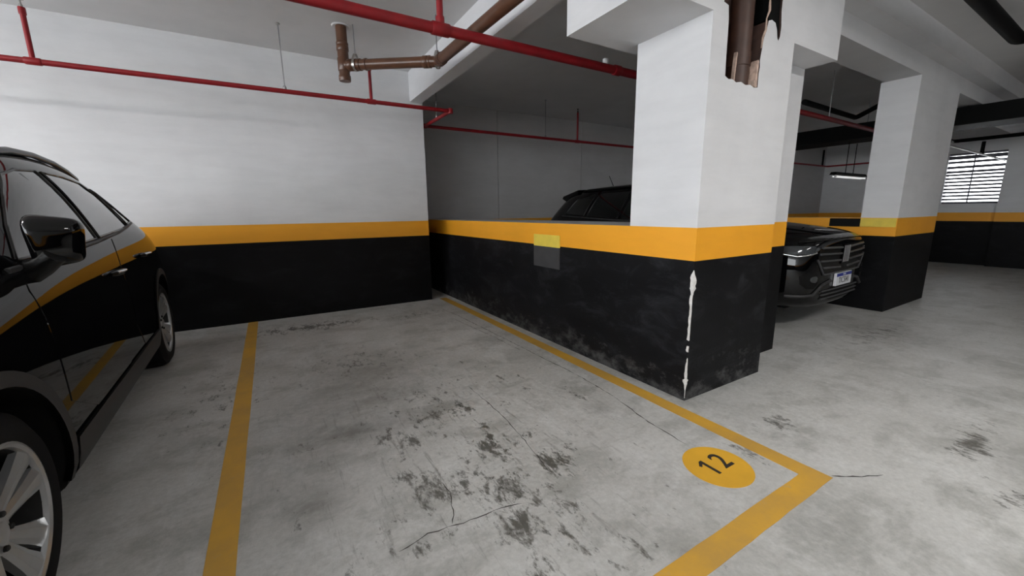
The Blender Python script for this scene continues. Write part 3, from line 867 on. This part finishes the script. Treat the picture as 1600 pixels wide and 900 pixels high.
def car_common(car, sk, hubs, Rw, belt, wins, doors, handles, rail=None, x_track=0.90):
    for sd, ax in ((1, 'x+'), (-1, 'x-')):
        for w in wins:
            patch(sk, 'side_window', w, ax, 'glass', car, 0.002, 0.05)
            strip(sk, 'window_trim', w, ax, 0.007, 'trim', car, 0.002, closed=True)
        strip(sk, 'belt_moulding', belt, ax, 0.011, 'cladding', car, 0.002)
        for dr, hd in zip(doors, handles):
            d = patch(sk, 'door', smooth_poly(dr, 1), ax, 'paint', car, 0.0025, 0.05, 0.008)
            hy, hz = hd
            l, nn = sk.cast((hy, hz), ax)
            bm = bmesh.new()
            pts = [l + Vector((sd * (0.004 + 0.034 * math.sin(PI * k / 8)), -0.095 + 0.19 * k / 8, 0.004 * math.sin(PI * k / 8))) for k in range(9)]
            add_tube(bm, pts, [0.010, 0.014, 0.015, 0.015, 0.015, 0.015, 0.015, 0.014, 0.010], 10)
            hh = link('door_handle', bm, 'paint', d, True, 60)
            bm = bmesh.new()
            add_tube(bm, [p + Vector((sd * 0.010, 0, 0.006)) for p in pts[1:-1]], 0.0075, 8)
            link('handle_insert', bm, 'chrome', d, True, 60)
        # wheel arch trims
        for y in hubs:
            r0, r1 = Rw + 0.056, Rw + 0.105
            a0, a1 = math.radians(-12), math.radians(192)
            arc = [(a0 + (a1 - a0) * i / 30) for i in range(31)]
            poly = [(y + math.cos(a) * r1, Rw + math.sin(a) * r1) for a in arc] + [(y + math.cos(a) * r0, Rw + math.sin(a) * r0) for a in arc[::-1]]
            patch(sk, 'arch_trim', poly, ax, 'cladding', car, 0.008, 0.04, 0.02)
        y0, y1 = hubs[0] + Rw + 0.115, hubs[1] - Rw - 0.115
        patch(sk, 'rocker_cladding', [(y0 - 0.02, 0.225), (y1 + 0.02, 0.225), (y1 + 0.0, 0.40), (y0, 0.40)], ax, 'cladding', car, 0.012, 0.05, 0.02)
        if rail:
            P = []
            for i, (s, x) in enumerate(rail):
                z = sk.cast((sd * x, s), 't')[0].z
                P.append(Vector((sd * x, s, z + (0.004 if i in (0, len(rail) - 1) else 0.022))))
            bm = bmesh.new(); add_tube(bm, P, [0.006] + [0.016] * (len(P) - 2) + [0.006], 10)
            link('roof_rail', bm, 'trim', car, True, 60)
    for y in hubs:
        for sd in (1, -1):
            wheel(car, sd * x_track, y, sd, 0.30 if y > 1 else 0.08, Rw)
    # dark underbody between the wheels
    box('underbody', -0.6, 0.6, hubs[0] - 0.6, hubs[1] + 0.55, 0.20, 0.32, 'rubber', car, 0.02)
def mirror(car, sk, sd, base, scale=1.0):
    s, z = base
    l, n = sk.cast((s, z), 'x+' if sd > 0 else 'x-')
    bm = bmesh.new()
    r = bmesh.ops.create_cube(bm, size=1)
    bmesh.ops.subdivide_edges(bm, edges=bm.edges[:], cuts=2, use_grid_fill=True)
    for v in bm.verts:
        x, y, zz = v.co
        # x: lateral outwards, y: front(-) to back(+) , z
        tx = x + 0.5
        v.co = Vector((x * 0.150, y * (0.13 - 0.03 * tx), zz * (0.215 - 0.05 * tx)))
        if zz < 0: v.co.x *= 0.86
        if y < -0.4: v.co.x *= 0.78; v.co.z *= 0.62
        if y < -0.1: v.co.z += 0.004
        v.co.y += 0.03 * tx
    m = bpy.data.meshes.new('mirror_cage'); bm.to_mesh(m); bm.free()
    o = link('mirror', m, 'paint', car, True)
    md = o.modifiers.new('s', 'SUBSURF'); md.levels = 2; md.render_levels = 2
    bpy.context.view_layer.update()
    me = bpy.data.meshes.new_from_object(o.evaluated_get(bpy.context.evaluated_depsgraph_get()))
    o.modifiers.clear(); o.data = me
    me.polygons.foreach_set('use_smooth', [True] * len(me.polygons))
    if sd < 0:
        me.transform(Matrix.Scale(-1, 4, (1, 0, 0))); me.flip_normals()
    o.location = l + Vector((sd * 0.080, 0.0, 0.108))
    bm = bmesh.new()
    add_tube(bm, [l + Vector((-sd * 0.02, 0, -0.01)) - o.location, l + Vector((sd * 0.04, -0.02, 0.02)) - o.location, l + Vector((sd * 0.085, -0.04, 0.06)) - o.location], [0.05, 0.038, 0.035], 12)
    link('mirror_arm', bm, 'trim', o, True, 60)
    bm = bmesh.new()
    add_lathe(bm, [(0.062, 0.064), (0.001, 0.066)], 20, 'y')
    for v in bm.verts: v.co.z *= 1.1
    g = link('mirror_glass', bm, 'chrome', o); g.location = (sd * 0.0, 0.012, 0)
    return o

# --- the near car: coupe-like black SUV, left of the empty bay (s = metres behind the front hub)
def low(zb, W, z3, wb, zbelt):
    """lower five section points for half width W"""
    return [(0, zb), (W - 0.10, zb), (W - 0.012, zb + 0.05), (W + 0.002, 0.47), (W - 0.005, z3), (wb, zbelt)]
ST1 = [
    (-0.86, [(0, .27), (.40, .27), (.58, .34), (.62, .5), (.60, .66), (.56, .77), (.42, .83), (.22, .85), (0, .855)]),
    (-0.80, [(0, .20), (.58, .20), (.74, .30), (.79, .5), (.78, .70), (.73, .84), (.55, .92), (.30, .94), (0, .945)]),
    (-0.55, [(0, .19), (.70, .19), (.86, .30), (.895, .5), (.885, .73), (.83, .90), (.62, .975), (.33, 1.0), (0, 1.005)]),
    (-0.20, low(.19, .915, .78, .87, .955) + [(.68, 1.02), (.36, 1.045), (0, 1.05)]),
    (0.15, low(.19, .92, .80, .875, .985) + [(.70, 1.05), (.37, 1.075), (0, 1.08)]),
    (0.34, low(.19, .92, .82, .87, 1.01) + [(.72, 1.08), (.40, 1.12), (0, 1.13)]),
    (0.62, low(.19, .92, .84, .865, 1.04) + [(.73, 1.27), (.43, 1.34), (0, 1.36)]),
    (1.00, low(.19, .92, .86, .86, 1.06) + [(.71, 1.515), (.42, 1.56), (0, 1.575)]),
    (1.45, low(.19, .92, .87, .86, 1.085) + [(.70, 1.57), (.40, 1.615), (0, 1.63)]),
    (1.95, low(.19, .92, .89, .86, 1.115) + [(.705, 1.56), (.41, 1.61), (0, 1.625)]),
    (2.35, low(.19, .92, .92, .86, 1.155) + [(.70, 1.465), (.41, 1.53), (0, 1.545)]),
    (2.75, low(.19, .92, .94, .86, 1.15) + [(.715, 1.26), (.41, 1.33), (0, 1.35)]),
    (3.10, [(0, .22), (.72, .22), (.86, .32), (.90, .55), (.895, .88), (.83, 1.07), (.68, 1.125), (.38, 1.15), (0, 1.16)]),
    (3.36, [(0, .26), (.62, .26), (.78, .34), (.82, .55), (.81, .84), (.76, 1.0), (.60, 1.08), (.34, 1.10), (0, 1.105)]),
    (3.44, [(0, .32), (.50, .32), (.64, .40), (.68, .56), (.67, .80), (.62, .92), (.48, .98), (.26, 1.0), (0, 1.0)]),
]
HUB1 = (0.0, 2.69)
A = Vector((-0.72, 1.59)); B = Vector((-0.83, 4.28))
yaw1 = math.atan2(-(B - A).x, (B - A).y)
off = Vector((math.cos(yaw1), math.sin(yaw1))) * 0.90
CAR1 = empty('suv', (A.x - off.x, A.y - off.y, 0), yaw1)
tag(CAR1, 'glossy black SUV with silver alloy wheels parked left of the empty bay', 'car')
bpy.context.view_layer.update()
b1, sk1 = body_mesh('body', ST1, CAR1, HUB1, 0.35)
car_common(CAR1, sk1, HUB1, 0.35,
    [(0.50, 1.045), (0.9, 1.065), (1.5, 1.095), (2.0, 1.13), (2.47, 1.18)],
    [[(0.60, 1.075), (0.74, 1.20), (0.90, 1.32), (1.04, 1.41), (1.20, 1.445), (1.40, 1.455), (1.50, 1.11)],
     [(1.56, 1.115), (1.47, 1.455), (1.72, 1.45), (1.96, 1.43), (2.09, 1.36), (2.27, 1.155)],
     [(2.315, 1.17), (2.16, 1.335), (2.09, 1.40), (2.17, 1.385), (2.30, 1.31), (2.47, 1.19)]],
    [[(0.50, 0.40), (0.50, 0.95), (0.56, 1.03), (1.05, 1.055), (1.64, 1.085), (1.64, 0.40)],
     [(1.652, 0.40), (1.652, 1.087), (2.1, 1.125), (2.40, 1.16), (2.36, 0.92), (2.24, 0.72), (2.20, 0.40)]],
    [(1.50, 0.915), (2.27, 0.955)],
    rail=[(0.85, .625), (0.95, .635), (1.1, .635), (1.4, .63), (1.7, .625), (1.95, .63), (2.15, .63), (2.3, .63), (2.38, .625)])
mirror(CAR1, sk1, 1, (0.62, 1.03)); mirror(CAR1, sk1, -1, (0.62, 1.03))
patch(sk1, 'windshield', smooth_poly([(-.66, 1.13), (.66, 1.13), (.56, 1.44), (-.56, 1.44)], 1), 'f', 'glass', CAR1, 0.003, 0.06)
patch(sk1, 'rear_window', smooth_poly([(-.60, 1.20), (.60, 1.20), (.50, 1.42), (-.50, 1.42)], 1), 'r', 'glass', CAR1, 0.003, 0.06)
patch(sk1, 'grille', smooth_poly([(-.50, .60), (.50, .60), (.58, .76), (-.58, .76)], 1), 'f', 'trim', CAR1, 0.004, 0.05)
for z in (.64, .68, .72): strip(sk1, 'grille_bar', [(-.52, z), (.52, z)], 'f', 0.006, 'grillegrey', CAR1, 0.006)
patch(sk1, 'lower_intake', smooth_poly([(-.50, .34), (.50, .34), (.45, .48), (-.45, .48)], 1), 'f', 'cladding', CAR1, 0.004, 0.05)
for sd in (-1, 1):
    patch(sk1, 'headlight', smooth_poly([(sd * .56, .70), (sd * .76, .74), (sd * .80, .82), (sd * .58, .78)], 1), 'f', 'lens', CAR1, 0.004, 0.03)
    patch(sk1, 'tail_light', smooth_poly([(sd * .40, .88), (sd * .78, .86), (sd * .76, .97), (sd * .40, .96)], 1), 'r', 'redlens', CAR1, 0.004, 0.03)
strip(sk1, 'hood_seam', [(-.74, -0.45), (-.79, 0.0), (-.80, 0.33)], 't', 0.003, 'rubber', CAR1, 0.0)
strip(sk1, 'hood_seam', [(.74, -0.45), (.79, 0.0), (.80, 0.33)], 't', 0.003, 'rubber', CAR1, 0.0)

# --- the second car: compact black SUV, nose to the aisle between the two pillars
ST2 = [
    (-0.84, [(0, .28), (.42, .28), (.60, .34), (.64, .52), (.62, .70), (.58, .82), (.44, .88), (.23, .90), (0, .905)]),
    (-0.78, [(0, .22), (.58, .22), (.75, .30), (.79, .52), (.78, .74), (.74, .88), (.56, .955), (.30, .975), (0, .98)]),
    (-0.55, [(0, .21), (.68, .21), (.84, .30), (.87, .52), (.865, .77), (.81, .92), (.62, 1.0), (.33, 1.02), (0, 1.025)]),
    (-0.20, low(.20, .885, .80, .84, .97) + [(.66, 1.04), (.36, 1.065), (0, 1.07)]),
    (0.15, low(.20, .89, .82, .845, 1.0) + [(.68, 1.07), (.37, 1.09), (0, 1.10)]),
    (0.32, low(.20, .89, .84, .845, 1.02) + [(.70, 1.10), (.40, 1.14), (0, 1.15)]),
    (0.62, low(.20, .89, .86, .84, 1.05) + [(.70, 1.28), (.42, 1.34), (0, 1.36)]),
    (1.00, low(.20, .89, .88, .835, 1.07) + [(.66, 1.52), (.40, 1.575), (0, 1.59)]),
    (1.50, low(.20, .89, .89, .835, 1.08) + [(.65, 1.57), (.38, 1.625), (0, 1.64)]),
    (2.10, low(.20, .89, .90, .835, 1.10) + [(.64, 1.55), (.38, 1.61), (0, 1.625)]),
    (2.65, low(.20, .89, .92, .83, 1.12) + [(.66, 1.52), (.40, 1.575), (0, 1.59)]),
    (2.86, low(.20, .885, .93, .825, 1.12) + [(.67, 1.44), (.42, 1.50), (0, 1.515)]),
    (3.10, [(0, .22), (.72, .22), (.84, .32), (.865, .55), (.86, .88), (.81, 1.09), (.70, 1.17), (.40, 1.21), (0, 1.22)]),
    (3.24, [(0, .26), (.62, .26), (.76, .34), (.79, .55), (.78, .84), (.74, .98), (.60, 1.03), (.34, 1.05), (0, 1.055)]),
    (3.30, [(0, .32), (.50, .32), (.64, .40), (.67, .56), (.66, .78), (.61, .88), (.48, .93), (.26, .95), (0, .95)]),
]
HUB2 = (0.0, 2.53)
yaw2 = math.radians(2.0)
CAR2 = empty('suv', (5.09, 2.60, 0), yaw2)
tag(CAR2, 'black SUV with a barred grille and blue-topped number plate between two pillars', 'car')
bpy.context.view_layer.update()
b2, sk2 = body_mesh('body', ST2, CAR2, HUB2, 0.35)
car_common(CAR2, sk2, HUB2, 0.35,
    [(0.50, 1.06), (0.9, 1.075), (1.5, 1.09), (2.0, 1.11), (2.75, 1.15)],
    [[(0.62, 1.085), (0.80, 1.26), (1.02, 1.45), (1.40, 1.50), (1.48, 1.11)],
     [(1.55, 1.115), (1.47, 1.50), (2.05, 1.49), (2.18, 1.14)],
     [(2.24, 1.15), (2.14, 1.48), (2.5, 1.42), (2.68, 1.18)]],
    [[(0.50, 0.42), (0.50, 0.95), (0.56, 1.04), (1.05, 1.06), (1.58, 1.085), (1.58, 0.42)],
     [(1.592, 0.42), (1.592, 1.087), (2.1, 1.105), (2.28, 1.12), (2.22, 0.92), (2.10, 0.72), (2.06, 0.42)]],
    [(1.44, 0.93), (2.10, 0.955)],
    rail=[(0.92, .57), (1.02, .58), (1.5, .58), (2.0, .575), (2.4, .57), (2.52, .57)], x_track=0.87)
mirror(CAR2, sk2, 1, (0.62, 1.04)); mirror(CAR2, sk2, -1, (0.62, 1.04))
patch(sk2, 'windshield', smooth_poly([(-.64, 1.15), (.64, 1.15), (.55, 1.49), (-.55, 1.49)], 1), 'f', 'glass', CAR2, 0.003, 0.06)
patch(sk2, 'rear_window', smooth_poly([(-.60, 1.16), (.60, 1.16), (.52, 1.40), (-.52, 1.40)], 1), 'r', 'glass', CAR2, 0.003, 0.06)
# roof spoiler over the tailgate and short mast antenna
bm = bmesh.new()
V = []
for x in (-0.60, -0.3, 0, 0.3, 0.60):
    k = 1 - (abs(x) / 0.62) ** 2 * 0.5
    V.append([bm.verts.new(p) for p in ((x, 2.60, 1.54 + .04 * k), (x, 2.96 + .03 * k, 1.455 + .03 * k), (x, 2.98 + .03 * k, 1.415 + .03 * k), (x, 2.86, 1.37), (x, 2.62, 1.40))])
for a, b in zip(V, V[1:]):
    for i in range(5): bm.faces.new((a[i], a[(i + 1) % 5], b[(i + 1) % 5], b[i]))
bm.faces.new(V[0]); bm.faces.new(V[-1][::-1])
link('roof_spoiler', bm, 'paint', CAR2, True, 30)
bm = bmesh.new(); add_tube(bm, [(0, 2.38, 1.575), (0, 2.395, 1.62), (0, 2.50, 1.80)], [0.02, 0.006, 0.004], 8)
link('antenna', bm, 'rubber', CAR2, True, 40)
# front face
patch(sk2, 'grille', smooth_poly([(-.44, .58), (.44, .58), (.60, .72), (.56, .86), (-.56, .86), (-.60, .72)], 1), 'f', 'trim', CAR2, 0.004, 0.05)
for z, w in ((.64, .46), (.71, .55), (.78, .56), (.84, .53)):
    for sgn in (-1, 1):
        strip(sk2, 'grille_bar', [(sgn * .10, z - .012), (sgn * w, z + .004)], 'f', 0.011, 'grillegrey', CAR2, 0.010)
strip(sk2, 'grille_frame', [(-.60, .73), (-.46, .575), (.46, .575), (.60, .73)], 'f', 0.010, 'grillegrey', CAR2, 0.006)
em = patch(sk2, 'emblem', [(-.095, .66), (.075, .66), (.095, .86), (-.075, .86)], 'f', 'trim', CAR2, 0.014, 0.04, 0.02)
for i in range(4):
    x = -.070 + i * .043
    patch(sk2, 'emblem_bar', [(x - .004, .675), (x + .020, .675), (x + .036, .845), (x + .012, .845)], 'f', 'emblem', em, 0.018, 0.05, 0.01)
strip(sk2, 'hood_edge', [(-.72, .90), (-.45, .918), (0, .925), (.45, .918), (.72, .90)], 'f', 0.010, 'paint', CAR2, 0.006)
for sd in (-1, 1):
    hl = patch(sk2, 'headlight', smooth_poly([(sd * .58, .81), (sd * .80, .775), (sd * .84, .835), (sd * .80, .87), (sd * .58, .86)], 1), 'f', 'lens', CAR2, 0.004, 0.03)
    strip(sk2, 'light_strip', [(sd * .62, .80), (sd * .78, .768), (sd * .83, .79)], 'f', 0.006, 'chrome', hl, 0.006)
    fg = patch(sk2, 'fog_recess', smooth_poly([(sd * .56, .44), (sd * .76, .46), (sd * .78, .62), (sd * .54, .60)], 1), 'f', 'rubber', CAR2, 0.003, 0.03)
    patch(sk2, 'fog_lamp', smooth_poly([(sd * .57, .50), (sd * .68, .52), (sd * .68, .57), (sd * .56, .57)], 1), 'f', 'lens', fg, 0.006, 0.03)
    strip(sk2, 'bumper_lip', [(sd * .80, .375), (sd * .62, .385), (sd * .46, .47), (sd * .28, .50)], 'f', 0.016, 'cladding', CAR2, 0.006)
patch(sk2, 'lower_intake', smooth_poly([(-.50, .30), (.50, .30), (.40, .43), (-.40, .43)], 1), 'f', 'rubber', CAR2, 0.004, 0.05)
for z in (.325, .365, .405): strip(sk2, 'intake_bar', [(-.46, z), (.46, z)], 'f', 0.008, 'grillegrey', CAR2, 0.008)
for sd in (-1, 1):
    patch(sk2, 'tail_light', smooth_poly([(sd * .42, .90), (sd * .76, .86), (sd * .74, .97), (sd * .42, .96)], 1), 'r', 'redlens', CAR2, 0.004, 0.03)
# number plate
yp = sk2.cast((0, 0.52), 'f')[0].y - 0.022
pl = box('number_plate', -0.20, 0.20, yp - 0.004, yp + 0.02, 0.435, 0.565, 'plate', CAR2, 0.002)
box('plate_band', -0.197, 0.197, yp - 0.0052, yp, 0.530, 0.562, 'plateblue', pl)
RX = Matrix.Rotation(PI / 2, 4, 'X')
text_mesh('plate_text', 'TIC5I41', 0.088, 'ink', pl, Matrix.Translation((0, yp - 0.0055, 0.486)) @ RX @ Matrix.Scale(0.95, 4, (1, 0, 0)), 0.0006)
text_mesh('plate_text', 'BRASIL', 0.024, 'plate', pl, Matrix.Translation((0, yp - 0.0062, 0.546)) @ RX, 0.0004)
